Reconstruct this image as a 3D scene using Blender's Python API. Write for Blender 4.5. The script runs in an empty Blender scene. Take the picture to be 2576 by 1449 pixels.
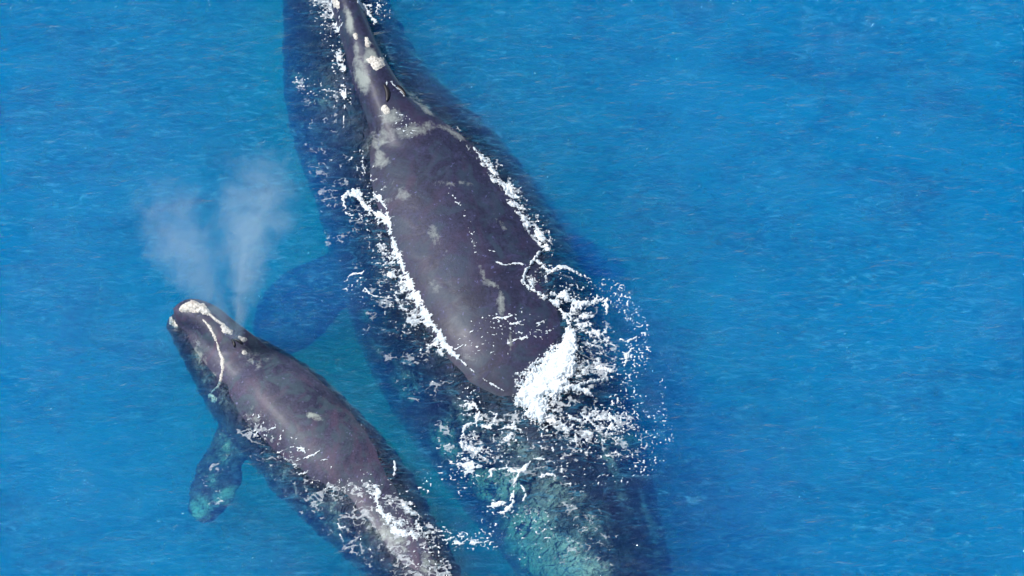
import bpy, bmesh, math, random
import numpy as np
from mathutils import Vector
from mathutils.bvhtree import BVHTree

SC = bpy.context.scene
COL = SC.collection
# ------------------------------------------------------------------ camera
D, EL, FW = 62.0, math.radians(60), 14.0
cam_d = bpy.data.cameras.new("camera")
cam_d.sensor_width = 36
cam_d.lens = 36 * D / FW
cam_d.clip_start, cam_d.clip_end = 1, 3000
cam = bpy.data.objects.new("camera", cam_d)
COL.objects.link(cam)
cam.location = (0, -D * math.cos(EL), D * math.sin(EL))
cam.rotation_euler = (math.pi / 2 - EL, 0, 0)
SC.camera = cam
CL = np.array(cam.location)
FWD = np.array((0, math.cos(EL), -math.sin(EL)))
UP = np.array((0, math.sin(EL), math.cos(EL)))
IMW, IMH = 2576.0, 1449.0
# ------------------------------------------------------------------ light
SUN_EL, SUN_AZ = math.radians(59), math.radians(-76)     # azimuth from +Y, clockwise
world = bpy.data.worlds.new("World")
SC.world = world
world.use_nodes = True
wn = world.node_tree.nodes
sky = wn.new("ShaderNodeTexSky")
sky.sky_type = 'NISHITA'
sky.sun_disc = False
sky.sun_elevation = SUN_EL
sky.sun_rotation = SUN_AZ
bg = wn["Background"]
bg.inputs[1].default_value = 0.09
world.node_tree.links.new(sky.outputs[0], bg.inputs[0])
sun_d = bpy.data.lights.new("sun", 'SUN')
sun_d.energy = 5.0
sun_d.angle = math.radians(0.5)
sun_d.color = (1.0, 0.99, 0.975)
sun = bpy.data.objects.new("sun", sun_d)
COL.objects.link(sun)
sd = Vector((math.sin(SUN_AZ) * math.cos(SUN_EL), math.cos(SUN_AZ) * math.cos(SUN_EL), math.sin(SUN_EL)))
sun.rotation_euler = sd.to_track_quat('Z', 'Y').to_euler()
SC.view_settings.view_transform = 'Standard'
SC.view_settings.look = 'None'
SC.view_settings.gamma = 1
SC.view_settings.exposure = -0.08
SC.view_settings.use_curve_mapping = False
cy = SC.cycles
cy.max_bounces = 10
cy.volume_bounces = 4
cy.transparent_max_bounces = 12
cy.volume_step_rate = 1.0
cy.use_denoising = True
cy.denoising_input_passes = 'RGB'
cy.caustics_reflective = False
cy.caustics_refractive = False


# ------------------------------------------------------------------ helpers
def P(u, v, z):
    """point at height z that the photograph shows at (u, v) (2576 x 1449)"""
    dx = (u - IMW / 2) / IMW * FW / D
    dy = -(v - IMH / 2) / IMW * FW / D
    d = FWD + dx * np.array((1, 0, 0)) + dy * UP
    t = (z - CL[2]) / d[2]
    return CL + t * d


def UV(x, y, z):
    rx, ry, rz = x - CL[0], y - CL[1], z - CL[2]
    f = ry * FWD[1] + rz * FWD[2]
    uu = ry * UP[1] + rz * UP[2]
    return rx / f * D / FW * IMW + IMW / 2, -uu / f * D / FW * IMW + IMH / 2


rng = np.random.RandomState(7)
PERM = rng.permutation(4096)
GA = rng.rand(4096) * 2 * math.pi
GX, GY = np.cos(GA), np.sin(GA)


def perlin(x, y, seed=0):
    xi, yi = np.floor(x).astype(int), np.floor(y).astype(int)
    xf, yf = x - xi, y - yi
    sx, sy = xf * xf * xf * (xf * (xf * 6 - 15) + 10), yf * yf * yf * (yf * (yf * 6 - 15) + 10)

    def g(ix, iy, dx, dy):
        h = PERM[(PERM[(ix + seed * 131) & 4095] + iy) & 4095]
        return GX[h] * dx + GY[h] * dy
    a = g(xi, yi, xf, yf)
    b = g(xi + 1, yi, xf - 1, yf)
    c = g(xi, yi + 1, xf, yf - 1)
    d = g(xi + 1, yi + 1, xf - 1, yf - 1)
    return ((a + (b - a) * sx) * (1 - sy) + (c + (d - c) * sx) * sy) * 1.5


def fbm(x, y, seed=0, octv=4):
    r, a, f = 0, 1.0, 1.0
    for k in range(octv):
        r = r + a * perlin(x * f + 17.3 * k, y * f - 9.1 * k, seed + k)
        a *= .55
        f *= 2.07
    return r / 1.8


def tag(o, label=None, cat=None, group=None, kind=None):
    for k, s in (('label', label), ('category', cat), ('group', group), ('kind', kind)):
        if s:
            o[k] = s
    return o


def link_mesh(name, verts, faces, mat, parent=None, smooth=True):
    me = bpy.data.meshes.new(name)
    verts = np.asarray(verts, dtype=np.float32)
    if isinstance(faces, np.ndarray):
        me.vertices.add(len(verts))
        me.vertices.foreach_set('co', verts.ravel())
        nf, k = faces.shape
        me.loops.add(nf * k)
        me.loops.foreach_set('vertex_index', faces.ravel().astype(np.int32))
        me.polygons.add(nf)
        me.polygons.foreach_set('loop_start', np.arange(0, nf * k, k, dtype=np.int32))
        me.update(calc_edges=True)
    else:
        me.from_pydata(verts.tolist(), [], faces)
        me.update()
    me.polygons.foreach_set('use_smooth', np.full(len(me.polygons), smooth))
    me.materials.append(mat)
    o = bpy.data.objects.new(name, me)
    COL.objects.link(o)
    if parent:
        o.parent = parent
    return o


# ------------------------------------------------------------------ materials
class NT:
    def __init__(s, name):
        s.m = bpy.data.materials.new(name)
        s.m.use_nodes = True
        s.t = s.m.node_tree
        s.t.nodes.clear()
        s.out = s.n("ShaderNodeOutputMaterial")

    def n(s, typ, **kw):
        nd = s.t.nodes.new(typ)
        for k, v in kw.items():
            if k.startswith('i_'):
                key = k[2:]
                nd.inputs[int(key) if key.isdigit() else key.replace('_', ' ')].default_value = v
            else:
                setattr(nd, k, v)
        return nd

    def l(s, a, b):
        s.t.links.new(a, b)

    def math(s, op, a, b=None, c=None, clamp=False):
        nd = s.n("ShaderNodeMath", operation=op, use_clamp=clamp)
        for i, q in enumerate((a, b, c)):
            if q is None:
                continue
            if isinstance(q, (int, float)):
                nd.inputs[i].default_value = q
            else:
                s.l(q, nd.inputs[i])
        return nd.outputs[0]

    def noise(s, vec, scale, detail=4, rough=.55, dist=0.0, stretch=None):
        if stretch:
            mp = s.n("ShaderNodeMapping")
            mp.inputs['Scale'].default_value = stretch
            s.l(vec, mp.inputs[0])
            vec = mp.outputs[0]
        nd = s.n("ShaderNodeTexNoise")
        nd.inputs['Scale'].default_value = scale
        nd.inputs['Detail'].default_value = detail
        nd.inputs['Roughness'].default_value = rough
        nd.inputs['Distortion'].default_value = dist
        s.l(vec, nd.inputs['Vector'])
        return nd.outputs['Fac']

    def ramp(s, fac, stops):
        nd = s.n("ShaderNodeValToRGB")
        el = nd.color_ramp.elements
        while len(el) < len(stops):
            el.new(.5)
        for e, (p, c) in zip(el, stops):
            e.position = p
            e.color = (c, c, c, 1) if isinstance(c, (int, float)) else (*c, 1)
        s.l(fac, nd.inputs[0])
        return nd.outputs[0]

    def mix(s, fac, a, b):
        nd = s.n("ShaderNodeMix", data_type='RGBA')
        for i, q in ((0, fac), (6, a), (7, b)):
            if isinstance(q, (int, float)):
                nd.inputs[i].default_value = q
            elif isinstance(q, tuple):
                nd.inputs[i].default_value = (*q, 1)
            else:
                s.l(q, nd.inputs[i])
        return nd.outputs[2]


def water_material():
    t = NT("sea_water")
    geo = t.n("ShaderNodeNewGeometry").outputs['Position']
    n1 = t.noise(geo, 3.2, 4, .6, .6, (1.0, 2.1, 1.0))
    n2 = t.noise(geo, 9.5, 3, .65, .4, (1.0, 1.9, 1.0))
    h = t.math('ADD', t.math('MULTIPLY', n1, .7), t.math('MULTIPLY', n2, .22))
    bump = t.n("ShaderNodeBump")
    bump.inputs['Strength'].default_value = 1.0
    bump.inputs['Distance'].default_value = 0.17
    t.l(h, bump.inputs['Height'])
    fr = t.n("ShaderNodeFresnel")
    fr.inputs['IOR'].default_value = 1.33
    t.l(bump.outputs[0], fr.inputs['Normal'])
    gl = t.n("ShaderNodeBsdfGlossy")
    gl.inputs['Roughness'].default_value = 0.05
    t.l(bump.outputs[0], gl.inputs['Normal'])
    tr = t.n("ShaderNodeBsdfTransparent")
    # broad murkier patches, plus ripple light and dark painted into the tint, drawn sideways
    p1 = t.noise(geo, .55, 3, .6, .8, (1.0, 1.8, 1.0))
    p2 = t.noise(geo, 6.5, 5, .72, 1.0, (.75, 2.1, 1.0))
    p3 = t.noise(geo, 19, 4, .75, .6, (.8, 1.7, 1.0))
    pf = t.math('ADD', t.math('ADD', t.math('MULTIPLY', p1, .5), t.math('MULTIPLY', p2, .62)), t.math('MULTIPLY', p3, .52))
    t.l(t.ramp(pf, [(.67, (.42, .62, .75)), (.83, (.88, .92, .95)), (.97, (1, 1, 1))]), tr.inputs[0])
    mx = t.n("ShaderNodeMixShader")
    t.l(fr.outputs[0], mx.inputs[0])
    t.l(tr.outputs[0], mx.inputs[1])
    t.l(gl.outputs[0], mx.inputs[2])
    # faint sideways streaks: wisps of sky reflection painted in as pale diffuse colour
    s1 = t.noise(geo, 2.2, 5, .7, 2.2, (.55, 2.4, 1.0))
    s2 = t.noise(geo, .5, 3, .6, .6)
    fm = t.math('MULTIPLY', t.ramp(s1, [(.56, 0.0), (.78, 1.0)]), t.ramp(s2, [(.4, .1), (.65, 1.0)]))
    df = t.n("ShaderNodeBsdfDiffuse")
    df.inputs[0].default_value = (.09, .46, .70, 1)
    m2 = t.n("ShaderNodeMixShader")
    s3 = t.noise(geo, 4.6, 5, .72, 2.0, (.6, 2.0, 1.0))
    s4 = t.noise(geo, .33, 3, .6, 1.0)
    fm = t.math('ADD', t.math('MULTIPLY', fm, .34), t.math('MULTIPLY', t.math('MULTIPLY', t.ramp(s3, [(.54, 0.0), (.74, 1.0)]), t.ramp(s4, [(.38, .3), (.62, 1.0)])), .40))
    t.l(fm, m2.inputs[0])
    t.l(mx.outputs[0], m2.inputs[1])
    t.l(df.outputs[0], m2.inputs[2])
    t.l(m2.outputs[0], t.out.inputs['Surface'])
    sc = t.n("ShaderNodeVolumeScatter")
    sc.inputs['Color'].default_value = (0.003, 0.245, 1.0, 1)
    sc.inputs['Density'].default_value = 0.46
    ab = t.n("ShaderNodeVolumeAbsorption")
    ab.inputs['Color'].default_value = (0.0, 0.954, 0.993, 1)
    ab.inputs['Density'].default_value = 1.15
    ad = t.n("ShaderNodeAddShader")
    t.l(sc.outputs[0], ad.inputs[0])
    t.l(ab.outputs[0], ad.inputs[1])
    t.l(ad.outputs[0], t.out.inputs['Volume'])
    t.m.cycles.homogeneous_volume = True
    return t.m


def skin_material(name, dark, mid, pale, scale=1.0):
    t = NT(name)
    co = t.n("ShaderNodeTexCoord").outputs['Object']
    big = t.noise(co, .9 * scale, 5, .6, .5)
    med = t.noise(co, 4.5 * scale, 5, .65, .8)
    fine = t.noise(co, 26 * scale, 4, .7)
    base = t.mix(t.ramp(big, [(.38, 0.0), (.62, 1.0)]), dark, mid)
    base = t.mix(t.math('MULTIPLY', t.ramp(med, [(.5, 0.0), (.68, 1.0)]), .5), base, tuple(c * 1.9 for c in mid))
    base = t.mix(t.math('MULTIPLY', t.ramp(fine, [(.38, 1.0), (.54, 0.0)]), .6), base, tuple(c * .45 for c in dark))
    gr = t.noise(co, 2.3 * scale, 4, .6, 1.0)
    base = t.mix(t.math('MULTIPLY', t.ramp(gr, [(.48, 0.0), (.62, 1.0)]), .7), base, (mid[0] * .9, mid[1] * 1.5, mid[2] * 1.05))
    rd = t.noise(co, 1.4 * scale, 4, .6, 1.5, (1.2, .8, 1))
    base = t.mix(t.math('MULTIPLY', t.ramp(rd, [(.5, 0.0), (.68, 1.0)]), .6), base, (mid[0] * 1.55, mid[1] * 1.0, mid[2] * .95))
    dots = t.noise(co, 15 * scale, 2, .5, .4)
    base = t.mix(t.math('MULTIPLY', t.ramp(dots, [(.67, 0.0), (.74, 1.0)]), .55), base, tuple(c * 4 for c in mid))
    # scratches: thin stretched noise
    sc = t.noise(co, 7 * scale, 2, .5, 2.2, (1, .35, 1))
    scm = t.ramp(sc, [(.488, 0.0), (.5, 1.0), (.512, 0.0)])
    base = t.mix(t.math('MULTIPLY', scm, t.math('MULTIPLY', t.ramp(big, [(.5, 0.0), (.65, 1.0)]), .35)), base, tuple(c * 3 for c in mid))
    # pale skin marks, and a few back highlights painted in with them
    at = t.n("ShaderNodeAttribute", attribute_name="pale")
    pm = t.math('ADD', at.outputs['Fac'], t.math('MULTIPLY', t.math('SUBTRACT', med, .5), 1.5))
    pm = t.math('ADD', pm, t.math('MULTIPLY', t.math('SUBTRACT', fine, .5), .55))
    pm = t.ramp(pm, [(.32, 0.0), (.8, 1.0)])
    base = t.mix(t.math('MULTIPLY', pm, t.ramp(at.outputs['Fac'], [(0.02, 0.0), (.2, 1.0)])), base, pale)
    b = t.n("ShaderNodeBump")
    b.inputs['Strength'].default_value = .5
    b.inputs['Distance'].default_value = .008
    t.l(t.math('ADD', t.math('MULTIPLY', med, 1.2), t.math('MULTIPLY', fine, .45)), b.inputs['Height'])
    pr = t.n("ShaderNodeBsdfPrincipled")
    t.l(base, pr.inputs['Base Color'])
    t.l(t.ramp(med, [(.3, .46), (.75, .66)]), pr.inputs['Roughness'])
    pr.inputs['Specular IOR Level'].default_value = .3
    pr.inputs['Coat Weight'].default_value = .07
    pr.inputs['Sheen Weight'].default_value = .22
    pr.inputs['Sheen Roughness'].default_value = .35
    pr.inputs['Sheen Tint'].default_value = (.55, .8, 1, 1)
    pr.inputs['Coat Roughness'].default_value = .30
    pr.inputs['Coat IOR'].default_value = 1.45
    t.l(b.outputs[0], pr.inputs['Normal'])
    t.l(pr.outputs[0], t.out.inputs['Surface'])
    return t.m


def foam_material():
    t = NT("sea_foam")
    co = t.n("ShaderNodeNewGeometry").outputs['Position']
    f = t.noise(co, 24, 5, .75)
    g = t.noise(co, 7, 3, .6)
    at = t.n("ShaderNodeAttribute", attribute_name="dens").outputs['Fac']
    col = t.mix(t.ramp(f, [(.35, 0.0), (.58, 1.0)]), (.42, .52, .58), (.93, .94, .95))
    col = t.mix(t.math('MULTIPLY', t.ramp(g, [(.42, 1.0), (.6, 0.0)]), .35), col, (.5, .62, .68))
    b = t.n("ShaderNodeBump")
    b.inputs['Strength'].default_value = .5
    b.inputs['Distance'].default_value = .02
    t.l(f, b.inputs['Height'])
    pr = t.n("ShaderNodeBsdfPrincipled")
    t.l(col, pr.inputs['Base Color'])
    pr.inputs['Roughness'].default_value = .7
    t.l(b.outputs[0], pr.inputs['Normal'])
    # thin froth lets the water show through between its bubbles
    al = t.math('ADD', at, t.math('MULTIPLY', t.math('SUBTRACT', f, .5), .55))
    t.l(t.ramp(al, [(.04, 0.0), (.80, 1.0)]), pr.inputs['Alpha'])
    t.l(pr.outputs[0], t.out.inputs['Surface'])
    return t.m


def callosity_material():
    t = NT("callosity")
    co = t.n("ShaderNodeTexCoord").outputs['Object']
    f = t.noise(co, 30, 5, .7)
    g = t.noise(co, 7, 4, .6)
    col = t.mix(t.ramp(f, [(.3, 0.0), (.55, 1.0)]), (.33, .29, .24), (.82, .78, .7))
    col = t.mix(t.ramp(g, [(.55, 0.0), (.7, .5)]), col, (.5, .42, .36))
    b = t.n("ShaderNodeBump")
    b.inputs['Strength'].default_value = .8
    b.inputs['Distance'].default_value = .03
    t.l(f, b.inputs['Height'])
    pr = t.n("ShaderNodeBsdfPrincipled")
    t.l(col, pr.inputs['Base Color'])
    pr.inputs['Roughness'].default_value = .75
    t.l(b.outputs[0], pr.inputs['Normal'])
    t.l(pr.outputs[0], t.out.inputs['Surface'])
    return t.m


def plain_material(name, col, rough=.5):
    t = NT(name)
    co = t.n("ShaderNodeTexCoord").outputs['Object']
    f = t.noise(co, 12, 3)
    pr = t.n("ShaderNodeBsdfPrincipled")
    t.l(t.mix(f, tuple(c * .7 for c in col), col), pr.inputs['Base Color'])
    pr.inputs['Roughness'].default_value = rough
    t.l(pr.outputs[0], t.out.inputs['Surface'])
    return t.m


M_WATER = water_material()
M_SKIN = skin_material("whale_skin", (.017, .019, .048), (.032, .033, .078), (.27, .30, .285))
M_CALF = skin_material("calf_skin", (.027, .030, .064), (.062, .060, .108), (.34, .38, .34), 1.5)
M_FOAM = foam_material()
M_CALL = callosity_material()
M_DARK = plain_material("blowhole_skin", (.012, .010, .014), .4)


# ------------------------------------------------------------------ sea surface
def WH(x, y):
    """height of the water surface"""
    h = .050 * perlin(x / 3.1, y / 1.9, 3) + .028 * fbm(x / 1.25, y / .62, 5, 3) + .011 * perlin(x / .34, y / .17, 9)
    for (u, v, r, kx, ky, a) in WTRAINS:
        p = P(u, v, 0)
        ph = (x * kx + y * ky) / math.hypot(kx, ky) * 2 * math.pi / .17 + 3.5 * fbm(x / .9, y / .9, 15, 2)
        h = h + a * np.sin(ph) * np.exp(-((x - p[0]) ** 2 + (y - p[1]) ** 2) / (r * r)) * (.6 + .8 * perlin(x / .7, y / .5, 16))
    for (u, v, r, a) in WBUMPS:
        p = P(u, v, 0)
        h = h + a * np.exp(-((x - p[0]) ** 2 + (y - p[1]) ** 2) / (r * r))
    return h


# wavelets running off the moving bodies: centre, reach, direction, height
WTRAINS = [(830, 610, 1.1, .42, .9, .014), (760, 520, .9, .3, .95, .010), (930, 830, 1.0, .45, .9, .012), (1100, 1010, .9, .5, .85, .012),
           (1640, 860, 1.0, -.35, .9, .009), (1500, 600, .9, -.3, .95, .009), (640, 1120, .7, .1, 1, .009), (1500, 1200, 1.0, -.2, 1, .010)]
WBUMPS = [(1400, 712, .36, .20), (1300, 690, .20, -.0), (1440, 900, .30, .12), (1400, 1010, .45, .08), (1000, 60, .3, .05)]


def axis_coords(fine, step, far):
    c = list(np.arange(-fine, fine + 1e-6, step))
    x, s = fine, step
    ext = []
    while x < far:
        s *= 1.25
        x += s
        ext.append(x)
    return np.array([-e for e in reversed(ext)] + c + ext)


def build_water():
    xs, ys = axis_coords(8.5, .032, 320), axis_coords(6.2, .032, 320)
    X, Y = np.meshgrid(xs, ys)
    Z = WH(X, Y)
    nx, ny = len(xs), len(ys)
    V = np.stack([X, Y, Z], -1).reshape(-1, 3)
    i = np.arange(nx * ny).reshape(ny, nx)
    F = np.stack([i[:-1, :-1], i[:-1, 1:], i[1:, 1:], i[1:, :-1]], -1).reshape(-1, 4)
    # closed body of water: sides and bottom
    per = np.concatenate([i[0, :], i[1:, -1], i[-1, -2::-1], i[-2:0:-1, 0]])
    n0 = len(V)
    B = V[per].copy()
    B[:, 2] = -45
    V = np.concatenate([V, B])
    k = len(per)
    a = np.arange(k)
    S = np.stack([per, n0 + a, n0 + (a + 1) % k, per[(a + 1) % k]], -1)
    V = np.concatenate([V, [[0, 0, -45]]])
    cen = len(V) - 1
    T = np.stack([n0 + a, np.full(k, cen), n0 + (a + 1) % k], -1)
    faces = F.tolist() + S.tolist() + T.tolist()
    o = link_mesh("water", V, faces, M_WATER)
    return tag(o, "deep blue open sea surface with small wind ripples", "sea", kind="structure")


# ------------------------------------------------------------------ whale bodies
def spline(tab, n):
    tab = np.array(tab, float)
    s = np.concatenate([[0], np.cumsum(np.linalg.norm(np.diff(tab[:, :2], axis=0), axis=1) + 1e-6)])
    t = np.linspace(0, s[-1], n)
    out = []
    for c in range(tab.shape[1]):
        y = tab[:, c]
        m = np.gradient(y, s)
        i = np.clip(np.searchsorted(s, t, side='right') - 1, 0, len(s) - 2)
        h = s[i + 1] - s[i]
        q = (t - s[i]) / h
        out.append((2 * q**3 - 3 * q**2 + 1) * y[i] + (q**3 - 2 * q**2 + q) * h * m[i] + (-2 * q**3 + 3 * q**2) * y[i + 1] + (q**3 - q**2) * h * m[i + 1])
    return np.stack(out, -1)


def sweep(bm, tab, n=60, seg=40, pw=1.0, tilt=0.0):
    """tab rows: world x, y, zmid, half width, rise above mid, drop below mid"""
    S = spline(tab, n)
    C = S[:, :3]
    T = np.gradient(C, axis=0)
    rings = []
    for k in range(n):
        t = T[k] / (np.linalg.norm(T[k]) + 1e-9)
        side = np.array((t[1], -t[0], 0.0))
        side /= np.linalg.norm(side) + 1e-9
        up = np.cross(side, t)
        if up[2] < 0:
            up = -up
        if tilt:
            side, up = side * math.cos(tilt) + up * math.sin(tilt), up * math.cos(tilt) - side * math.sin(tilt)
        hw, a, b = max(S[k, 3], .01), max(S[k, 4], .01), max(S[k, 5], .01)
        ring = []
        for j in range(seg):
            th = 2 * math.pi * j / seg
            c, s_ = math.cos(th), math.sin(th)
            cc = math.copysign(abs(c) ** pw, c)
            ss = math.copysign(abs(s_) ** pw, s_)
            ring.append(bm.verts.new(C[k] + side * hw * cc + up * (a if s_ > 0 else b) * ss))
        rings.append(ring)
    for r0, r1 in zip(rings, rings[1:]):
        for j in range(seg):
            bm.faces.new((r0[j], r0[(j + 1) % seg], r1[(j + 1) % seg], r1[j]))
    for r, c in ((rings[0], C[0]), (rings[-1], C[-1])):
        cv = bm.verts.new(c)
        for j in range(seg):
            bm.faces.new((r[j], r[(j + 1) % seg], cv))
    return C


def px_table(rows):
    """rows: u, v, half chord px, zmid, rise, drop  ->  world rows (half width across the spine)"""
    pts = [P(r[0], r[1], r[3]) for r in rows]
    out = []
    for k, r in enumerate(rows):
        a, b = pts[max(0, k - 1)], pts[min(len(rows) - 1, k + 1)]
        d = b - a
        cs = abs(d[1]) / math.hypot(d[0], d[1])
        out.append([*pts[k], r[2] * FW / IMW * max(cs, .6), r[4], r[5]])
    return out


def finish_body(name, bm, mat, voxel, parent, smooth_it=6):
    bmesh.ops.recalc_face_normals(bm, faces=bm.faces)
    me = bpy.data.meshes.new("tmp")
    bm.to_mesh(me)
    bm.free()
    tmp = bpy.data.objects.new("tmp", me)
    COL.objects.link(tmp)
    r = tmp.modifiers.new("r", 'REMESH')
    r.mode = 'VOXEL'
    r.voxel_size = voxel
    s = tmp.modifiers.new("s", 'SMOOTH')
    s.factor, s.iterations = .5, smooth_it
    dg = bpy.context.evaluated_depsgraph_get()
    nm = bpy.data.meshes.new_from_object(tmp.evaluated_get(dg))
    bpy.data.objects.remove(tmp)
    nm.name = name
    co = np.empty(len(nm.vertices) * 3, np.float32)
    nm.vertices.foreach_get('co', co)
    co = co.reshape(-1, 3)
    k = np.clip((-.02 - co[:, 2]) / .15, 0, 1) * .05
    co[:, 0] += k * fbm(co[:, 0] / .7, co[:, 1] / .16 + co[:, 2] * 2, 31, 3)
    co[:, 1] += k * .7 * fbm(co[:, 0] / .4, co[:, 1] / .2 + co[:, 2] * 2, 35, 3)
    nm.vertices.foreach_set('co', co.ravel())
    nm.materials.clear()
    nm.materials.append(mat)
    nm.polygons.foreach_set('use_smooth', np.full(len(nm.polygons), True))
    o = bpy.data.objects.new(name, nm)
    COL.objects.link(o)
    o.parent = parent
    return o


def paint_pale(o, spots):
    """spots: u, v, z, rx px, ry px, angle, strength : skin patches and painted highlights in world space"""
    me = o.data
    co = np.empty(len(me.vertices) * 3, np.float32)
    me.vertices.foreach_get('co', co)
    co = co.reshape(-1, 3)
    u, v = UV(co[:, 0], co[:, 1], co[:, 2])
    f = np.zeros(len(co))
    for (su, sv, rx, ry, an, st) in spots:
        c, s_ = math.cos(math.radians(an)), math.sin(math.radians(an))
        du, dv = u - su, v - sv
        a, b = du * c + dv * s_, -du * s_ + dv * c
        d = np.sqrt((a / rx) ** 2 + (b / ry) ** 2)
        n = fbm(co[:, 0] * 3, co[:, 1] * 3, 21)
        f = np.maximum(f, st * np.clip(1.25 - d + n * .5, 0, 1))
    at = me.attributes.new("pale", 'FLOAT', 'POINT')
    at.data.foreach_set('value', f.astype(np.float32))


def empty(name, loc):
    o = bpy.data.objects.new(name, None)
    COL.objects.link(o)
    o.location = loc
    return o


def flukes(bm, tip, direction, span, chord, z):
    """a pair of flukes; tip = where the tail stock ends"""
    d = np.array((*direction, 0.0))
    d /= np.linalg.norm(d)
    sd_ = np.array((d[1], -d[0], 0))
    for s in (-1, 1):
        rows = []
        for q in np.linspace(0, 1, 7):
            c = tip + d * (chord * (.15 + .55 * q ** 1.6)) + sd_ * s * span * q
            w = chord * .5 * (1 - q) ** .7 + .03
            rows.append([c[0], c[1], z, w, .10 * (1 - q) + .02, .10 * (1 - q) + .02])
        sweep(bm, rows, 24, 20)


# mother ----------------------------------------------------------------
def ex(hc, e):
    """(zmid, rise, drop) of a round body whose top clears the water over the fraction e of its width"""
    a = hc * FW / IMW * .88
    return (-a * math.sqrt(1 - e * e), a, a * 1.1)


mother = empty("adult_whale", (0.1, 0, 0))
tag(mother, "large adult whale with broad dark purple-grey back breaking the surface beside the calf", "whale")
bm = bmesh.new()
trunk = [
    (742, -440, 25, -.55, .30, .35),
    (765, -330, 75, -.75, .55, .75),
    (800, -170, 112, -.9, .72, 1.0),
    (838, 0, 138, -1.0, .82, 1.2),
    (868, 130, 172, -1.1, .93, 1.25),
    (912, 270, 218, -1.15, 1.08, 1.3),
    (990, 400, 268, *ex(268, .22)),
    (1052, 500, 297, *ex(297, .43)),
    (1118, 620, 312, *ex(312, .52)),
    (1190, 780, 328, *ex(328, .545)),
    (1248, 900, 318, *ex(318, .55)),
    (1300, 1010, 302, *ex(302, .48)),
    (1338, 1080, 290, -1.26, 1.32, 1.4),
    (1385, 1170, 268, -1.22, 1.18, 1.3),
    (1450, 1300, 228, -1.10, .96, 1.1),
    (1525, 1449, 182, -1.00, .76, .9),
    (1600, 1610, 130, -.95, .60, .7),
    (1665, 1780, 84, -.95, .45, .5),
    (1715, 1930, 48, -.95, .28, .3),
    (1745, 2030, 30, -1.0, .14, .14),
]
Cm = sweep(bm, px_table(trunk), 90, 56, .94)
rostrum = [
    (735, -455, 14, -.30, .30, .3),
    (760, -330, 30, -.18, .45, .6),
    (800, -170, 37, -.10, .45, .6),
    (862, 0, 40, -.10, .38, .6),
    (898, 100, 46, -.12, .40, .6),
    (935, 200, 60, -.16, .42, .6),
    (984, 300, 90, -.22, .42, .6),
    (1050, 390, 150, -.35, .48, .6),
    (1110, 500, 150, -.6, .5, .6),
]
sweep(bm, px_table(rostrum), 50, 36, .9)
# flippers
def flipper(bm, root, tip, w, th, bend=0.0, tilt=0.0):
    r, t_ = P(*root), P(*tip)
    rows = []
    prof = [(0, .55), (.15, .62), (.35, .82), (.6, 1.0), (.82, .85), (.95, .5), (1, .15)]
    d = t_ - r
    perp = np.array((d[1], -d[0], 0))
    perp /= np.linalg.norm(perp)
    for q, k in prof:
        c = r + d * q + perp * bend * math.sin(q * math.pi)
        rows.append([*c, w * k, th * (1 - .6 * q), th * (1 - .6 * q)])
    sweep(bm, rows, 30, 24, 1.0, tilt)


flipper(bm, (930, 650, -1.5), (650, 875, -2.6), .60, .16, .1)
flipper(bm, (1380, 620, -1.6), (1545, 650, -3.2), .5, .16, .05)
tip = np.array(P(1745, 2020, -1.15))
flukes(bm, tip, (.35, -1), 2.5, 1.3, -1.15)
mbody = finish_body("body", bm, M_SKIN, .045, mother, 12)

# calf -------------------------------------------------------------------
calf = empty("whale_calf", (-3.0, -2.0, 0))
tag(calf, "smaller whale calf with white patches on its raised snout swimming beside the adult", "whale")
bm = bmesh.new()
def exc(hc, e):
    a = hc * FW / IMW * .75
    return (-a * math.sqrt(1 - e * e), a, a)


def round_table(rows):
    """rows: u, v, half width px across the spine, e (cleared fraction) or (zmid, rise, drop)"""
    out = []
    for u, v, h, e in rows:
        r = h * FW / IMW * 1.02
        zm, a, b = e if isinstance(e, tuple) else (-r * .96 * math.sqrt(1 - e * e), r * .96, r)
        out.append([*P(u, v, zm), r, a, b])
    return out


ctrunk = [
    (436, 806, 22, (-.06, .12, .2)),
    (462, 815, 46, (-.16, .24, .3)),
    (506, 848, 70, (-.28, .38, .4)),
    (552, 896, 90, (-.39, .49, .5)),
    (590, 933, 106, (-.45, .575, .6)),
    (628, 969, 120, .60),
    (700, 1034, 132, .74),
    (788, 1127, 142, .72),
    (852, 1193, 141, .66),
    (902, 1245, 136, .54),
    (951, 1305, 124, .50),
    (998, 1368, 108, .46),
    (1048, 1430, 95, .42),
    (1090, 1490, 82, (-.42, .42, .42)),
    (1160, 1590, 56, (-.42, .29, .3)),
    (1230, 1690, 32, (-.44, .15, .16)),
    (1265, 1745, 18, (-.46, .08, .08)),
]
sweep(bm, round_table(ctrunk), 80, 48, .97)
crost = [
    (440, 794, 20, (.02, .10, .15)),
    (472, 784, 36, (.08, .13, .25)),
    (512, 796, 40, (.09, .13, .3)),
    (562, 838, 44, (.05, .14, .3)),
    (614, 888, 52, (-.04, .17, .3)),
    (670, 944, 56, (-.16, .20, .3)),
    (735, 1012, 50, (-.36, .20, .3)),
    (790, 1075, 36, (-.6, .15, .2)),
]
sweep(bm, round_table(crost), 44, 32, .97)
flipper(bm, (592, 1040, -.60), (500, 1316, -.72), .34, .09, -.05)
flipper(bm, (760, 1010, -.7), (840, 1010, -1.5), .3, .10, 0)
tip = np.array(P(1262, 1742, -.46))
flukes(bm, tip, (.6, -.8), 1.0, .6, -.48)
cbody = finish_body("body", bm, M_CALF, .026, calf, 26)

for par, bd in ((mother, mbody), (calf, cbody)):
    bd.data.transform(__import__('mathutils').Matrix.Translation(-par.location))


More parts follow.
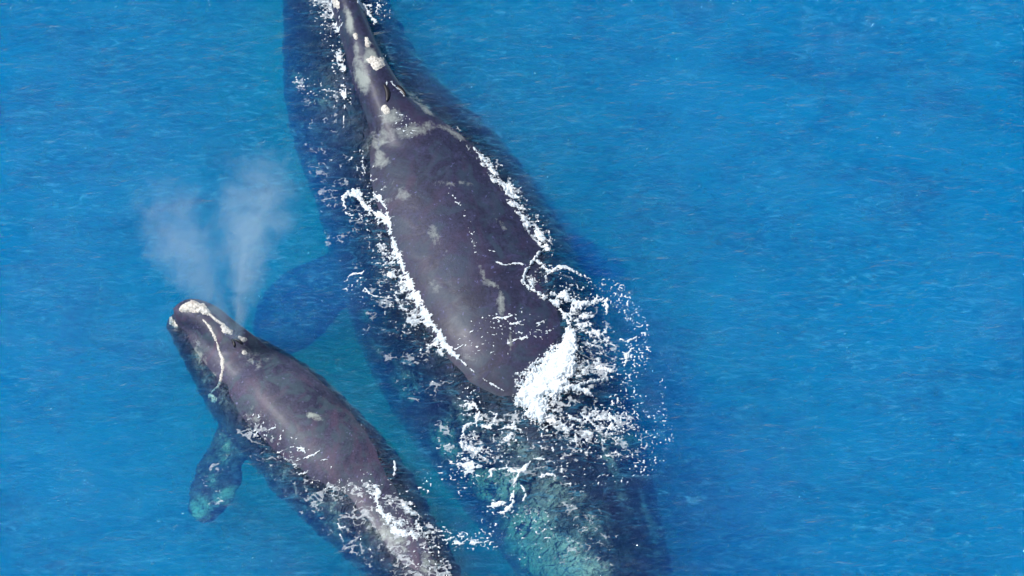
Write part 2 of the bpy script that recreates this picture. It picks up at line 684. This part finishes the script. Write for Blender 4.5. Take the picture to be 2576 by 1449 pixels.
def world_bvh(o, par):
    me = o.data
    vs = [v.co + par.location for v in me.vertices]
    return BVHTree.FromPolygons(vs, [tuple(p.vertices) for p in me.polygons])


BV = [world_bvh(mbody, mother), world_bvh(cbody, calf)]


def paint(o, par, spots):
    me = o.data
    me.transform(__import__('mathutils').Matrix.Translation(par.location))
    paint_pale(o, spots)
    me.transform(__import__('mathutils').Matrix.Translation(-par.location))


paint(mbody, mother, [
    (1245, 1215, 75, 50, 10, 1.3), (1120, 1110, 75, 45, 50, .85), (1385, 1400, 150, 80, 40, 1.35), (1330, 1320, 80, 70, 40, 1.1),
    (1480, 1330, 70, 60, 30, .6), (1450, 1430, 100, 60, 20, 1.1), (1575, 1105, 60, 32, 10, .9), (1540, 1180, 20, 100, -20, .7),
    (1630, 1300, 18, 130, -15, .7), (1400, 1240, 100, 60, 40, .6), (1180, 1040, 80, 50, 50, .6), (1300, 1130, 80, 40, 20, .55),
    (920, 800, 60, 24, 50, .5), (1010, 960, 110, 50, 50, .6), (950, 880, 60, 30, 50, .5),
    (740, 190, 30, 50, 0, .5), (830, 260, 50, 25, 0, .4), (800, 330, 60, 30, 20, .4), (790, 420, 40, 40, 0, .4),
    (985, 295, 45, 34, -30, .58), (955, 350, 60, 28, -40, .62), (1040, 325, 60, 24, -10, .55), (880, 60, 13, 70, -12, .75), (912, 190, 26, 50, -10, .8),
    (895, 120, 16, 40, -10, .7), (960, 110, 10, 60, -35, .6), (1060, 260, 12, 60, -45, .7), (1140, 335, 12, 60, -55, .6), (960, 400, 30, 40, 0, .6),  # narrow slanted marks: sheen of the right ridge painted into the skin
    (1235, 712, 40, 8, 35, .62), (1262, 760, 12, 50, 0, .7), (1285, 850, 8, 50, 0, .6), (1198, 640, 6, 60, -12, .6), (1010, 590, 40, 30, 30, .42), (1020, 500, 60, 30, 0, .4), (1260, 560, 12, 45, -35, .55), (1100, 600, 50, 20, 60, .45), (1150, 460, 60, 12, 0, .42), (1090, 720, 30, 30, 0, .42), (1215, 690, 10, 40, -20, .6), (1180, 900, 50, 24, 30, .4),  # includes one soft highlight streak painted right of the crest
    (930, 140, 22, 50, -20, .8), (925, 150, 14, 20, 0, .9), (1000, 470, 40, 30, 0, .3), (950, 980, 100, 60, 50, .3), (1060, 1040, 60, 40, 50, .35)])
paint(cbody, calf, [
    (572, 1248, 40, 24, -20, 1.3), (505, 1280, 30, 34, 0, 1.3), (535, 1215, 24, 40, 0, .6), (785, 1045, 28, 12, 20, .8), (560, 1130, 30, 60, 0, .5),
    (500, 900, 30, 60, -20, .45), (520, 950, 40, 50, 0, .4), (640, 1060, 60, 60, 0, .35), (820, 1290, 130, 60, 40, .42),
    (980, 1340, 110, 50, 50, .5), (560, 1010, 40, 60, 0, .4), (700, 1180, 60, 60, 40, .4), (640, 900, 60, 30, 40, .4), (1080, 1420, 50, 40, 40, .5)])

# ------------------------------------------------------------------ height of everything under the foam
GS = .04
gx, gy = np.arange(-8, 8, GS), np.arange(-6.4, 6, GS)
BODY = np.full((len(gy), len(gx)), -9.0)
for j, y in enumerate(gy):
    for i, x in enumerate(gx):
        for b in BV:
            hit = b.ray_cast(Vector((x, y, 5)), Vector((0, 0, -1)), 9)
            if hit[0] is not None and hit[0].z > BODY[j, i]:
                BODY[j, i] = hit[0].z


def body_h(x, y):
    fi = np.clip((x - gx[0]) / GS, 0, len(gx) - 1.001)
    fj = np.clip((y - gy[0]) / GS, 0, len(gy) - 1.001)
    i, j = fi.astype(int), fj.astype(int)
    a, b = fi - i, fj - j
    return (BODY[j, i] * (1 - a) + BODY[j, i + 1] * a) * (1 - b) + (BODY[j + 1, i] * (1 - a) + BODY[j + 1, i + 1] * a) * b


def seg_dist(u, v, pts):
    """distance in px to a polyline whose points carry a half width: returns 1 - d / w (max over segments)"""
    best = np.full(u.shape, -9.0)
    if len(pts) == 1:
        pts = [pts[0], (pts[0][0] + .5, *pts[0][1:])]
    for p, q in zip(pts, pts[1:]):
        dx, dy = q[0] - p[0], q[1] - p[1]
        t = np.clip(((u - p[0]) * dx + (v - p[1]) * dy) / (dx * dx + dy * dy + 1e-9), 0, 1)
        w = p[2] + (q[2] - p[2]) * t
        d = np.hypot(u - p[0] - dx * t, v - p[1] - dy * t)
        best = np.maximum(best, 1 - d / w)
    return best


def lace(x, y, sc, seed):
    """ridged noise: filaments near 1"""
    wx = x + .35 * sc * fbm(x / sc * .7, y / sc * .7, seed + 40, 2)
    wy = y + .35 * sc * fbm(x / sc * .7, y / sc * .7, seed + 50, 2)
    return 1 - 3.6 * np.abs(fbm(wx / sc, wy / sc, seed, 3))


def relief(name, strokes, mat, thick, parent=None, cell=.008, seed=0, only_body=False, rough=.5, offset=None):
    """foam or callosity: a raised relief that hugs the water or the skin.
    stroke = (kind, strength, [(u, v, halfwidth px), ...]) kind: solid / lace / specks"""
    us = [p[0] for s in strokes for p in s[2]]
    vs = [p[1] for s in strokes for p in s[2]]
    ws = max(p[2] for s in strokes for p in s[2]) + 10
    c0, c1 = P(min(us) - ws, max(vs) + ws, .6), P(max(us) + ws, min(vs) - ws, -.3)
    xs = np.arange(c0[0], c1[0], cell)
    ys = np.arange(c0[1] - .4, c1[1] + .1, cell)
    X, Y = np.meshgrid(xs, ys)
    Wt = WH(X, Y)
    Bd = body_h(X, Y)
    base = np.maximum(Wt, Bd) if not only_body else Bd
    U, V = UV(X, Y, base)
    F = np.full(X.shape, -2.0)
    nf = fbm(X / .11, Y / .085, seed + 1, 4)
    nb = fbm(X / .4, Y / .3, seed + 2, 3)
    nh = perlin(X / .03, Y / .024, seed + 12) if not only_body else 0 * X
    for kind, st, pts in strokes:
        m = (U > min(p[0] for p in pts) - 1.3 * max(p[2] for p in pts)) & (U < max(p[0] for p in pts) + 1.3 * max(p[2] for p in pts)) \
            & (V > min(p[1] for p in pts) - 1.3 * max(p[2] for p in pts)) & (V < max(p[1] for p in pts) + 1.3 * max(p[2] for p in pts))
        if not m.any():
            continue
        jit = 5 * nb[m]
        d = seg_dist(U[m] + jit, V[m] + jit * .6, pts)
        if kind == 'solid':
            f = d * 1.4 - .16 + (nf[m] * 1.2 + nb[m] * .5) * rough * 2.1 + (st - 1) + nh[m] * .75 - (.12 if not only_body else 0)
        elif kind == 'lace':
            l1 = lace(X[m], Y[m], .21, seed + 3)
            l2 = lace(X[m], Y[m] * 1.3, .08, seed + 4)
            cl = np.clip(d * 2.5, -2, .5)
            f = cl + np.maximum(l1, l2 - .1) * .9 - 1.68 + st * .5 + nb[m] * .9 + nf[m] * .6
        elif kind == 'film':                               # thin see-through threads: froth, and ripple glints laid in as pale film
            l1 = 1 - (1 - lace(X[m], Y[m] * 1.35, .30, seed + 3)) * 2.6
            l2 = 1 - (1 - lace(X[m], Y[m] * 1.5, .14, seed + 4)) * 2.0
            f = np.minimum(np.clip(d * 2.5, -2, .4) + np.clip(np.maximum(l1, l2 - .15), -1, 1) * .6 - 1.15 + st * .2 + nf[m] * .3 + nb[m] * .75, .04 + .035 * st)
        else:                                              # specks: drops of foam
            sp = perlin(X[m] / .038, Y[m] / .031, seed + 6) * 1.1 + perlin(X[m] / .085, Y[m] / .06, seed + 7) * .55
            cl = np.clip(d * 2.5, -2, .5)
            f = cl + sp * 1.6 - 1.72 + st * .5 + nb[m] * .75
        F[m] = np.maximum(F[m], f)
    keep = F > (-.35 if only_body else -.12)
    if only_body:
        keep &= Bd > -5
    else:
        keep &= Bd - Wt < 1.5
    thick *= .7
    if only_body:
        Z = base + thick * np.clip(F, -1.2, 1.0) + thick * .35 * perlin(X / .035, Y / .035, seed + 9) * (F > .1)
    else:
        Z = base + .005 + thick * np.clip(F, 0, 1.0) * (1 + .5 * nf)
    if only_body:                                          # one connected patch
        best = None
        left = keep & (F > -.3)
        while left.any():
            s0 = np.unravel_index(np.argmax(left), left.shape)
            reg = np.zeros_like(left)
            reg[s0] = True
            while True:
                g = reg.copy()
                g[1:] |= reg[:-1]
                g[:-1] |= reg[1:]
                g[:, 1:] |= reg[:, :-1]
                g[:, :-1] |= reg[:, 1:]
                g &= left
                if g.sum() == reg.sum():
                    break
                reg = g
            if best is None or reg.sum() > best.sum():
                best = reg
            left = left & ~reg
        keep = best
    idx = np.full(X.shape, -1)
    idx[keep] = np.arange(keep.sum())
    q = np.stack([idx[:-1, :-1], idx[:-1, 1:], idx[1:, 1:], idx[1:, :-1]], -1).reshape(-1, 4)
    q = q[(q >= 0).all(1)]
    Vt = np.stack([X[keep], Y[keep], Z[keep]], -1)
    used = np.unique(q)
    remap = np.full(len(Vt), -1)
    remap[used] = np.arange(len(used))
    Vt, q = Vt[used], remap[q]
    if parent:
        Vt = Vt - np.array(parent.location)
    o = link_mesh(name, Vt, q, mat, parent)
    if not only_body:
        dv = np.clip(F[keep] * 2.4 + .12, 0, 1)[used]
        o.data.attributes.new("dens", 'FLOAT', 'POINT').data.foreach_set('value', dv.astype(np.float32))
    return o


# callosities ------------------------------------------------------------
def call(par, label, *strokes, thick=.03, rough=.35, seed=60):
    o = relief("callosity", [('solid', 1.0, list(s)) for s in strokes], M_CALL, thick, par, .009, seed, True, rough)
    if label:
        o['label'] = label
    return o


call(mother, "white callosity patch in front of the blowholes", [(940, 150, 16), (952, 158, 18)])
call(mother, None, [(922, 100, 7), (927, 112, 8)], seed=61)
call(mother, None, [(838, 0, 14), (845, 14, 12)], seed=62)
call(mother, None, [(968, 270, 9), (972, 282, 9)], seed=63)
call(mother, None, [(893, 88, 6), (896, 95, 6)], seed=64)
call(calf, "large white bonnet callosity on the tip of the snout", [(458, 776, 12), (486, 769, 17), (512, 779, 14), (524, 788, 8)], thick=.05)
call(calf, "white callosity on the chin", [(429, 802, 7), (434, 812, 8), (444, 822, 5)], seed=65)
call(calf, None, [(560, 822, 6), (569, 828, 10), (580, 836, 8)], seed=66)
call(calf, None, [(603, 848, 5), (616, 855, 6)], seed=67)
call(calf, "thin white callosity line along the right of the snout", [(505, 769, 4), (526, 790, 4), (546, 807, 4), (566, 819, 4)], seed=68, rough=.12)
call(calf, "white line along the edge of the lower lip", [(511, 805, 3.5), (530, 826, 4), (541, 850, 3.6), (548, 876, 4), (559, 905, 5), (561, 930, 4), (557, 952, 3.2), (546, 974, 3), (531, 989, 2.6)], thick=.02, rough=.5, seed=69)
call(calf, "white callosity above the eye", [(528, 998, 10), (538, 1008, 12), (530, 1026, 6)], seed=70)
call(calf, None, [(613, 886, 7)], seed=71, rough=.15)


def blowhole(par, u, v, ang, length=.16, w=.035):
    x, y = P(u, v, .3)[:2]
    for _ in range(4):
        z = float(body_h(np.array([x]), np.array([y]))[0])
        x, y = P(u, v, z)[:2]
    bm = bmesh.new()
    bmesh.ops.create_uvsphere(bm, u_segments=20, v_segments=12, radius=1)
    c, s_ = math.cos(ang), math.sin(ang)
    for vt in bm.verts:
        a, b, d = vt.co.x * length, vt.co.y * w, vt.co.z * .02
        a2 = a
        b2 = b + .25 * (a * a) / length
        vt.co = Vector((x + a2 * c - b2 * s_, y + a2 * s_ + b2 * c, z + .004 + d)) - par.location
    me = bpy.data.meshes.new("blowhole")
    bm.to_mesh(me)
    bm.free()
    me.polygons.foreach_set('use_smooth', np.full(len(me.polygons), True))
    me.materials.append(M_DARK)
    o = bpy.data.objects.new("blowhole", me)
    COL.objects.link(o)
    o.parent = par


blowhole(mother, 975, 232, math.radians(100), .15, .035)
blowhole(mother, 1005, 222, math.radians(140), .15, .035)
blowhole(calf, 588, 862, math.radians(110), .07, .018)
blowhole(calf, 600, 858, math.radians(150), .07, .018)

# ------------------------------------------------------------------ foam
FG = "foam around the whales"


def foam(label, strokes, thick=.05, seed=0, rough=.5, cell=.008):
    o = relief("foam", strokes, M_FOAM, thick, None, cell, seed, False, rough)
    tag(o, label, "foam", FG, "stuff")
    return o


S, L, K = 'solid', 'lace', 'specks'
foam("solid white wash where the adult's back goes under", [
    (S, 1.9, [(1306, 998, 12), (1338, 985, 30), (1375, 955, 38), (1410, 915, 32), (1432, 875, 16), (1440, 840, 8)]),
    (S, 1.6, [(1330, 1005, 30), (1350, 1030, 26), (1362, 1055, 10)]),
    (S, 1.0, [(1400, 985, 14), (1440, 975, 7), (1490, 962, 5), (1520, 958, 3)]),
    (S, .9, [(1440, 975, 7), (1475, 988, 11), (1490, 998, 6)]),
    (L, 1.2, [(1440, 920, 50), (1500, 870, 40)]),
], .09, 1, .5)
foam("narrow white foam line along the adult's left flank", [
    (S, .95, [(955, 495, 5), (978, 545, 7), (980, 590, 8), (1000, 640, 10), (1030, 715, 11), (1060, 775, 13), (1095, 830, 13), (1120, 870, 10), (1150, 900, 7)]),
    (S, .7, [(1150, 900, 5), (1200, 945, 3), (1290, 998, 3)]),
    (L, 1.0, [(960, 560, 20), (985, 660, 26), (1040, 790, 34), (1100, 860, 26), (1140, 890, 24)]),
    ('film', 1.4, [(940, 480, 40), (970, 640, 50), (1030, 800, 60), (1110, 930, 50)]),
    ('film', 1.0, [(800, 250, 60), (830, 420, 60), (860, 560, 60), (930, 760, 60), (1060, 960, 60)]),
    (K, .9, [(905, 400, 26), (940, 470, 26), (930, 540, 20), (960, 620, 30), (1000, 760, 50), (1060, 850, 50)]),
], .035, 2, .75)
foam("curled foam swirl off the adult's left flank, above the line", [
    (S, 1.1, [(866, 520, 5), (862, 500, 6), (878, 484, 9), (900, 488, 13), (908, 506, 12), (922, 526, 8), (950, 540, 8), (970, 548, 7)]),
    (K, 1.2, [(880, 530, 16), (920, 545, 14), (960, 540, 18)]),
    (S, .75, [(868, 535, 3), (885, 548, 3), (905, 552, 3)]),
    (S, .75, [(940, 488, 4), (955, 500, 5), (965, 520, 4)]),
    (S, .7, [(912, 400, 3), (912, 420, 4), (918, 436, 3)]),
], .03, 3, .7)
foam("small hooked foam strands left of the adult's flank", [
    (S, .9, [(873, 704, 3.5), (878, 693, 3.5), (895, 688, 3.5), (910, 690, 4), (915, 682, 3)]),
    (S, .8, [(918, 724, 3), (928, 738, 4), (940, 745, 3), (965, 748, 4), (985, 750, 3)]),
    (K, .8, [(890, 720, 36), (960, 760, 30)]),
], .02, 4, .6)
foam("froth band along the adult's right flank", [
    (S, .65, [(1190, 372, 3), (1215, 400, 7), (1245, 435, 11), (1275, 480, 11), (1305, 530, 11), (1335, 570, 10), (1365, 605, 7), (1380, 630, 7)]),
    (L, 1.3, [(1215, 400, 13), (1275, 480, 18), (1335, 570, 16), (1375, 620, 12)]),
    ('film', 1.8, [(1150, 330, 14), (1240, 420, 24), (1340, 560, 24), (1385, 630, 20)]),
    (K, .7, [(1240, 420, 22), (1360, 560, 24), (1385, 630, 16)]),
], .03, 5, .9)
foam("looping foam edge and white curl right of the adult's back", [
    (S, .85, [(1372, 622, 4), (1352, 645, 5), (1325, 680, 5), (1315, 708, 6), (1330, 728, 5), (1365, 745, 6), (1400, 765, 8), (1425, 805, 11), (1438, 850, 13)]),
    (S, .9, [(1355, 660, 6), (1380, 684, 8), (1395, 680, 5), (1405, 672, 5), (1430, 676, 5), (1455, 690, 5), (1480, 700, 4)]),
    (S, 1.0, [(1395, 740, 10), (1425, 750, 16), (1450, 765, 15), (1475, 765, 10), (1500, 752, 10), (1520, 755, 9), (1530, 772, 6), (1528, 786, 4)]),
    (L, .75, [(1350, 700, 26), (1400, 760, 26), (1450, 810, 34), (1470, 880, 40), (1500, 940, 34)]),
    ('film', 1.0, [(1350, 700, 40), (1450, 770, 60), (1500, 880, 70)]),
    (K, 1.0, [(1360, 690, 30), (1450, 720, 30), (1550, 740, 34), (1590, 790, 26)]),
], .05, 6, .95)
foam("scattered foam flecks and strands far right of the wash", [
    (L, .85, [(1480, 820, 40), (1540, 880, 46), (1570, 940, 30)]),
    (K, 1.0, [(1560, 740, 20), (1600, 800, 30), (1610, 880, 36), (1560, 960, 40), (1600, 1060, 50), (1670, 1100, 36), (1620, 1170, 36)]),
    (K, .8, [(1665, 950, 8), (1672, 1010, 8), (1665, 1050, 16)]),
    (S, .8, [(1570, 920, 4), (1578, 895, 5), (1590, 880, 3)]),
    (S, .8, [(1490, 930, 4), (1520, 925, 8), (1540, 935, 5)]),
    (S, .8, [(1540, 845, 3), (1575, 860, 5), (1600, 850, 3)]),
], .025, 7, .8)
foam("lacy foam patches over the sunken hindquarters of the adult", [
    (S, .95, [(1195, 1020, 4), (1205, 1040, 7), (1195, 1065, 7), (1170, 1070, 6), (1160, 1100, 5), (1165, 1140, 4)]),
    (S, .8, [(1230, 1035, 4), (1250, 1045, 5), (1245, 1060, 4)]),
    (S, .8, [(1250, 1080, 4), (1280, 1075, 6), (1310, 1080, 4)]),
    (S, .85, [(1420, 1035, 5), (1435, 1050, 6), (1460, 1058, 5)]),
    (S, .85, [(1460, 1040, 4), (1480, 1055, 6), (1500, 1078, 4)]),
    (S, .85, [(1535, 1055, 5), (1540, 1070, 8), (1525, 1088, 5)]),
    (L, .95, [(1180, 1040, 30), (1190, 1110, 36), (1250, 1090, 40), (1330, 1090, 34)]),
    (L, .75, [(1400, 1040, 36), (1470, 1060, 36), (1530, 1070, 30), (1440, 1100, 40)]),
    (K, .9, [(1180, 1000, 30), (1220, 1130, 50), (1330, 1100, 50), (1450, 1080, 60), (1560, 1060, 50)]),
    (K, .7, [(1450, 1180, 60), (1590, 1180, 40)]),
    ('film', 2.4, [(1380, 1050, 50), (1450, 1000, 60), (1500, 900, 60)]),
    ('film', 1.8, [(1150, 1090, 60), (1300, 1110, 70), (1450, 1090, 80), (1580, 1100, 60)]),
    ('film', 1.2, [(1260, 1180, 50), (1400, 1260, 90), (1480, 1380, 90)]),
    (S, .7, [(1100, 1130, 3), (1130, 1118, 4)]), (S, .7, [(1080, 960, 5), (1100, 965, 5)]),
], .03, 8, .8)
foam("forked foam strand and flecks between the two whales", [
    (S, .95, [(1235, 1182, 4), (1275, 1178, 6), (1305, 1188, 6), (1325, 1178, 5), (1335, 1165, 3)]),
    (S, .9, [(1307, 1188, 5), (1298, 1205, 3.5), (1290, 1245, 4), (1282, 1262, 4), (1250, 1270, 7), (1236, 1276, 4)]),
    (S, .9, [(1292, 1250, 3), (1290, 1270, 5), (1272, 1288, 8), (1262, 1290, 5)]),
    (S, .8, [(1345, 1155, 3), (1375, 1158, 4)]), (S, .85, [(1355, 1200, 4), (1375, 1192, 5), (1400, 1198, 4)]),
    (S, .8, [(1310, 1220, 4), (1318, 1235, 4)]), (S, .8, [(1322, 1245, 5), (1316, 1262, 3)]),
    (L, .8, [(1150, 1160, 24), (1190, 1180, 20), (1230, 1190, 16)]),
    (K, .95, [(1070, 1220, 26), (1100, 1190, 30), (1150, 1170, 30), (1180, 1230, 30)]),
    (K, .6, [(1240, 1310, 50), (1370, 1330, 36), (1330, 1400, 30)]),
    (S, .85, [(1130, 1370, 3), (1165, 1368, 5), (1205, 1366, 5), (1230, 1362, 3)]),
    (S, .8, [(1130, 1355, 5), (1140, 1350, 6)]),
    (L, .7, [(1120, 1345, 22), (1180, 1365, 18)]),
    (K, 1.1, [(1100, 1330, 22), (1140, 1360, 30), (1240, 1370, 20)]),
], .025, 9, .95)
foam("white foam running down the calf's hind back", [
    (S, 1.0, [(945, 1225, 4), (955, 1240, 7), (948, 1262, 6), (955, 1285, 10), (975, 1305, 12), (995, 1330, 11), (1015, 1348, 8)]),
    (S, .85, [(1035, 1340, 7), (1050, 1360, 5)]),
    (L, .7, [(960, 1250, 30), (1030, 1320, 34), (1060, 1370, 20)]),
    ('film', 2.2, [(860, 1230, 40), (960, 1290, 66), (1040, 1360, 70), (1090, 1430, 50)]),
    (K, .7, [(880, 1210, 36), (990, 1240, 40), (1060, 1330, 36)]),
    (S, .9, [(993, 1165, 4), (996, 1185, 5), (985, 1205, 4)]),
], .025, 10, .8)
foam("thin foam threads washing over the calf's left side", [
    (S, .8, [(745, 1127, 4), (762, 1130, 6), (768, 1140, 3)]),
    (S, .75, [(748, 1160, 3), (785, 1145, 3.5), (805, 1135, 2.5)]),
    (S, .8, [(752, 1192, 5), (770, 1187, 4), (776, 1182, 3)]),
    (K, .5, [(640, 1060, 30), (720, 1130, 40), (800, 1180, 46), (860, 1230, 40)]),
    ('film', 1.5, [(600, 1060, 34), (690, 1160, 50), (800, 1260, 60), (900, 1350, 60), (1000, 1420, 50)]),  # lacy film standing in for ripple caustics on the sunken flank
    ('film', 1.2, [(560, 1110, 30), (540, 1240, 40)]),
    (S, .7, [(850, 1318, 3), (858, 1330, 3), (870, 1325, 3)]), (S, .7, [(855, 1345, 3), (862, 1362, 3)]),
    (K, .9, [(1075, 1400, 40), (1100, 1449, 40)]),
], .018, 11, .7)
foam("fine foam streaks lying on the adult's rear back", [
    (K, .95, [(1120, 470, 6), (1160, 520, 6), (1190, 590, 7), (1200, 640, 6)]),
    (S, .7, [(1225, 628, 2.5), (1245, 634, 2.5)]), (S, .8, [(1240, 655, 3), (1270, 668, 3), (1300, 662, 4), (1325, 668, 2.5)]),
    (S, .7, [(1150, 855, 2), (1190, 830, 3)]), (S, .7, [(1145, 880, 2), (1165, 868, 3)]),
    (S, .75, [(1240, 803, 3), (1280, 798, 4), (1290, 795, 3)]), (S, .8, [(1270, 800, 3), (1285, 818, 4), (1305, 812, 3), (1318, 805, 2.5)]),
    (S, .8, [(1275, 865, 3), (1300, 855, 4), (1325, 850, 3)]), (S, .6, [(1350, 815, 3), (1375, 805, 2)]), (S, .6, [(1350, 830, 3), (1380, 835, 2)]),
    (K, .8, [(1200, 820, 24), (1300, 810, 40), (1370, 830, 30)]), (K, .6, [(1180, 870, 30), (1260, 870, 30)]),
    (S, .75, [(972, 205, 2.5), (974, 225, 3), (972, 250, 2)]), (S, .8, [(984, 206, 3), (1000, 225, 3), (1020, 240, 3.5)]),
    (K, .8, [(975, 280, 30), (1040, 330, 20)]),
], .012, 12, .85, .008)
foam("froth at the top edge right of the adult's head", [
    (S, .95, [(905, 5, 6), (925, 35, 7), (945, 55, 6)]),
    (L, 1.2, [(925, 5, 18), (950, 30, 18), (970, 50, 10)]),
    (K, .8, [(960, 20, 20), (985, 45, 16)]),
], .03, 13, .8)
foam("thin scum line along the adult's lip", [
    (L, 1.05, [(835, 0, 12), (850, 70, 14), (858, 130, 13), (863, 200, 10), (868, 250, 6)]),
    ('film', 1.6, [(800, 0, 30), (840, 40, 24), (860, 140, 14)]), ('film', 1.0, [(740, 180, 20), (800, 240, 40), (830, 320, 40), (800, 430, 30)]),
    (S, .6, [(862, 190, 3), (866, 250, 3), (864, 320, 2)]),
    (K, .7, [(800, 20, 30), (830, 70, 24), (870, 270, 20), (760, 200, 30)]),
], .016, 14, .9)

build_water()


# ------------------------------------------------------------------ blow
def mist_material(name, dens, h, w0, w1):
    t = NT(name)
    co = t.n("ShaderNodeTexCoord").outputs['Object']
    sp = t.n("ShaderNodeSeparateXYZ")
    t.l(co, sp.inputs[0])
    x, y, z = sp.outputs
    q = t.math('DIVIDE', z, h, clamp=True)
    w = t.math('MULTIPLY_ADD', t.math('POWER', q, 1.0), w1 - w0, w0)
    r = t.math('DIVIDE', t.math('SQRT', t.math('ADD', t.math('MULTIPLY', x, x), t.math('MULTIPLY', y, y))), w)
    cap = t.math('MULTIPLY', t.math('SUBTRACT', q, .62, clamp=True), 2.6)
    r = t.math('SQRT', t.math('ADD', t.math('MULTIPLY', r, r), t.math('MULTIPLY', cap, cap)))
    n = t.noise(co, 1.9, 8, .70, 1.4)
    n2 = t.math('MULTIPLY_ADD', t.math('SUBTRACT', n, .5), 3.4, 1.0)
    e = t.math('SUBTRACT', t.math('MULTIPLY_ADD', t.math('SUBTRACT', n, .5), 2.4, 1.0), r, clamp=True)
    d = t.math('MULTIPLY', e, n2, clamp=True)
    d = t.math('MULTIPLY', d, t.math('DIVIDE', dens * w1 * .8, t.math('ADD', w, .08)))
    v = t.n("ShaderNodeVolumePrincipled")
    v.inputs['Color'].default_value = (.78, .92, .97, 1)
    v.inputs['Anisotropy'].default_value = .1
    t.l(d, v.inputs['Density'])
    t.l(v.outputs[0], t.out.inputs['Volume'])
    return t.m


def plume(name, base, top, w0, w1, dens, label, tagcat=True):
    a, b = P(*base), P(*top)
    d = Vector(b - a)
    h = d.length
    bm = bmesh.new()
    seg = 24
    rings = []
    prof = [(0, 0, 1.2), (0.0, w0, 1), (.25, 0, 0), (.5, 0, 0), (.75, 0, 0), (1.0, 0, 0)]
    for q in (0, .15, .3, .5, .7, .85, 1.0):
        w = (w0 + (w1 - w0) * q) * 1.3
        rings.append([bm.verts.new((w * math.cos(2 * math.pi * j / seg), w * math.sin(2 * math.pi * j / seg), q * h)) for j in range(seg)])
    for r0, r1 in zip(rings, rings[1:]):
        for j in range(seg):
            bm.faces.new((r0[j], r0[(j + 1) % seg], r1[(j + 1) % seg], r1[j]))
    bm.faces.new(rings[0][::-1])
    bm.faces.new(rings[-1])
    me = bpy.data.meshes.new(name)
    bm.to_mesh(me)
    bm.free()
    me.materials.append(mist_material(name + "_mist", dens, h, w0, w1))
    o = bpy.data.objects.new(name, me)
    COL.objects.link(o)
    o.location = a
    o.rotation_mode = 'QUATERNION'
    o.rotation_quaternion = d.to_track_quat('Z', 'Y')
    tag(o, label, "blow", "mist blown by the calf", "stuff")
    return o


plume("blow_mist", (598, 855, .32), (655, 385, 3.6), .05, .78, .95, "taller right plume of pale mist rising from the calf's blowholes")
plume("blow_mist", (592, 855, .32), (385, 470, 3.0), .05, .82, .70, "fainter left plume of pale mist drifting up from the calf's blowholes")
plume("blow_jet", (592, 850, .32), (618, 590, 2.1), .012, .08, 9.0, "thin bright jet of spray inside the right plume")

# ------------------------------------------------------------------ drops in the air
def droplets(label, regions, seed):
    r = random.Random(seed)
    bm = bmesh.new()
    for (u, v, su, sv, n, zmax) in regions:
        for _ in range(n):
            z = r.uniform(.02, zmax)
            p = P(r.gauss(u, su), r.gauss(v, sv), z)
            s = r.uniform(.5, 1) ** 2 * .016
            g = bmesh.ops.create_icosphere(bm, subdivisions=1, radius=s)
            for vt in g['verts']:
                vt.co = Vector((vt.co.x * r.uniform(.7, 1.4), vt.co.y, vt.co.z * r.uniform(.7, 1.3))) + Vector(p)
    me = bpy.data.meshes.new("spray")
    bm.to_mesh(me)
    bm.free()
    me.materials.append(M_FOAM)
    me.polygons.foreach_set('use_smooth', np.full(len(me.polygons), True))
    o = bpy.data.objects.new("spray", me)
    COL.objects.link(o)
    tag(o, label, "spray", "drops of spray around the whales", "stuff")


droplets("white spray drops scattered right of the adult's wash", [
    (1570, 830, 50, 70, 30, .4), (1600, 1100, 50, 60, 30, .3), (1500, 900, 60, 60, 40, .4), (1480, 720, 60, 30, 20, .3)], 1)
droplets("white spray drops along the adult's right flank", [
    (1250, 430, 25, 30, 40, .2), (1320, 540, 30, 30, 50, .2), (1375, 600, 18, 25, 40, .2)], 2)
droplets("white spray drops between the calf and the adult", [
    (900, 970, 30, 30, 26, .15), (975, 1020, 20, 60, 26, .15), (1100, 1250, 30, 50, 50, .15), (1180, 1340, 60, 30, 40, .15)], 3)
droplets("white spray drops over the adult's left side", [
    (800, 200, 40, 120, 36, .12), (860, 420, 40, 80, 40, .12), (930, 700, 40, 50, 40, .12), (1100, 990, 80, 50, 40, .12)], 4)
print("built", len(bpy.data.objects))
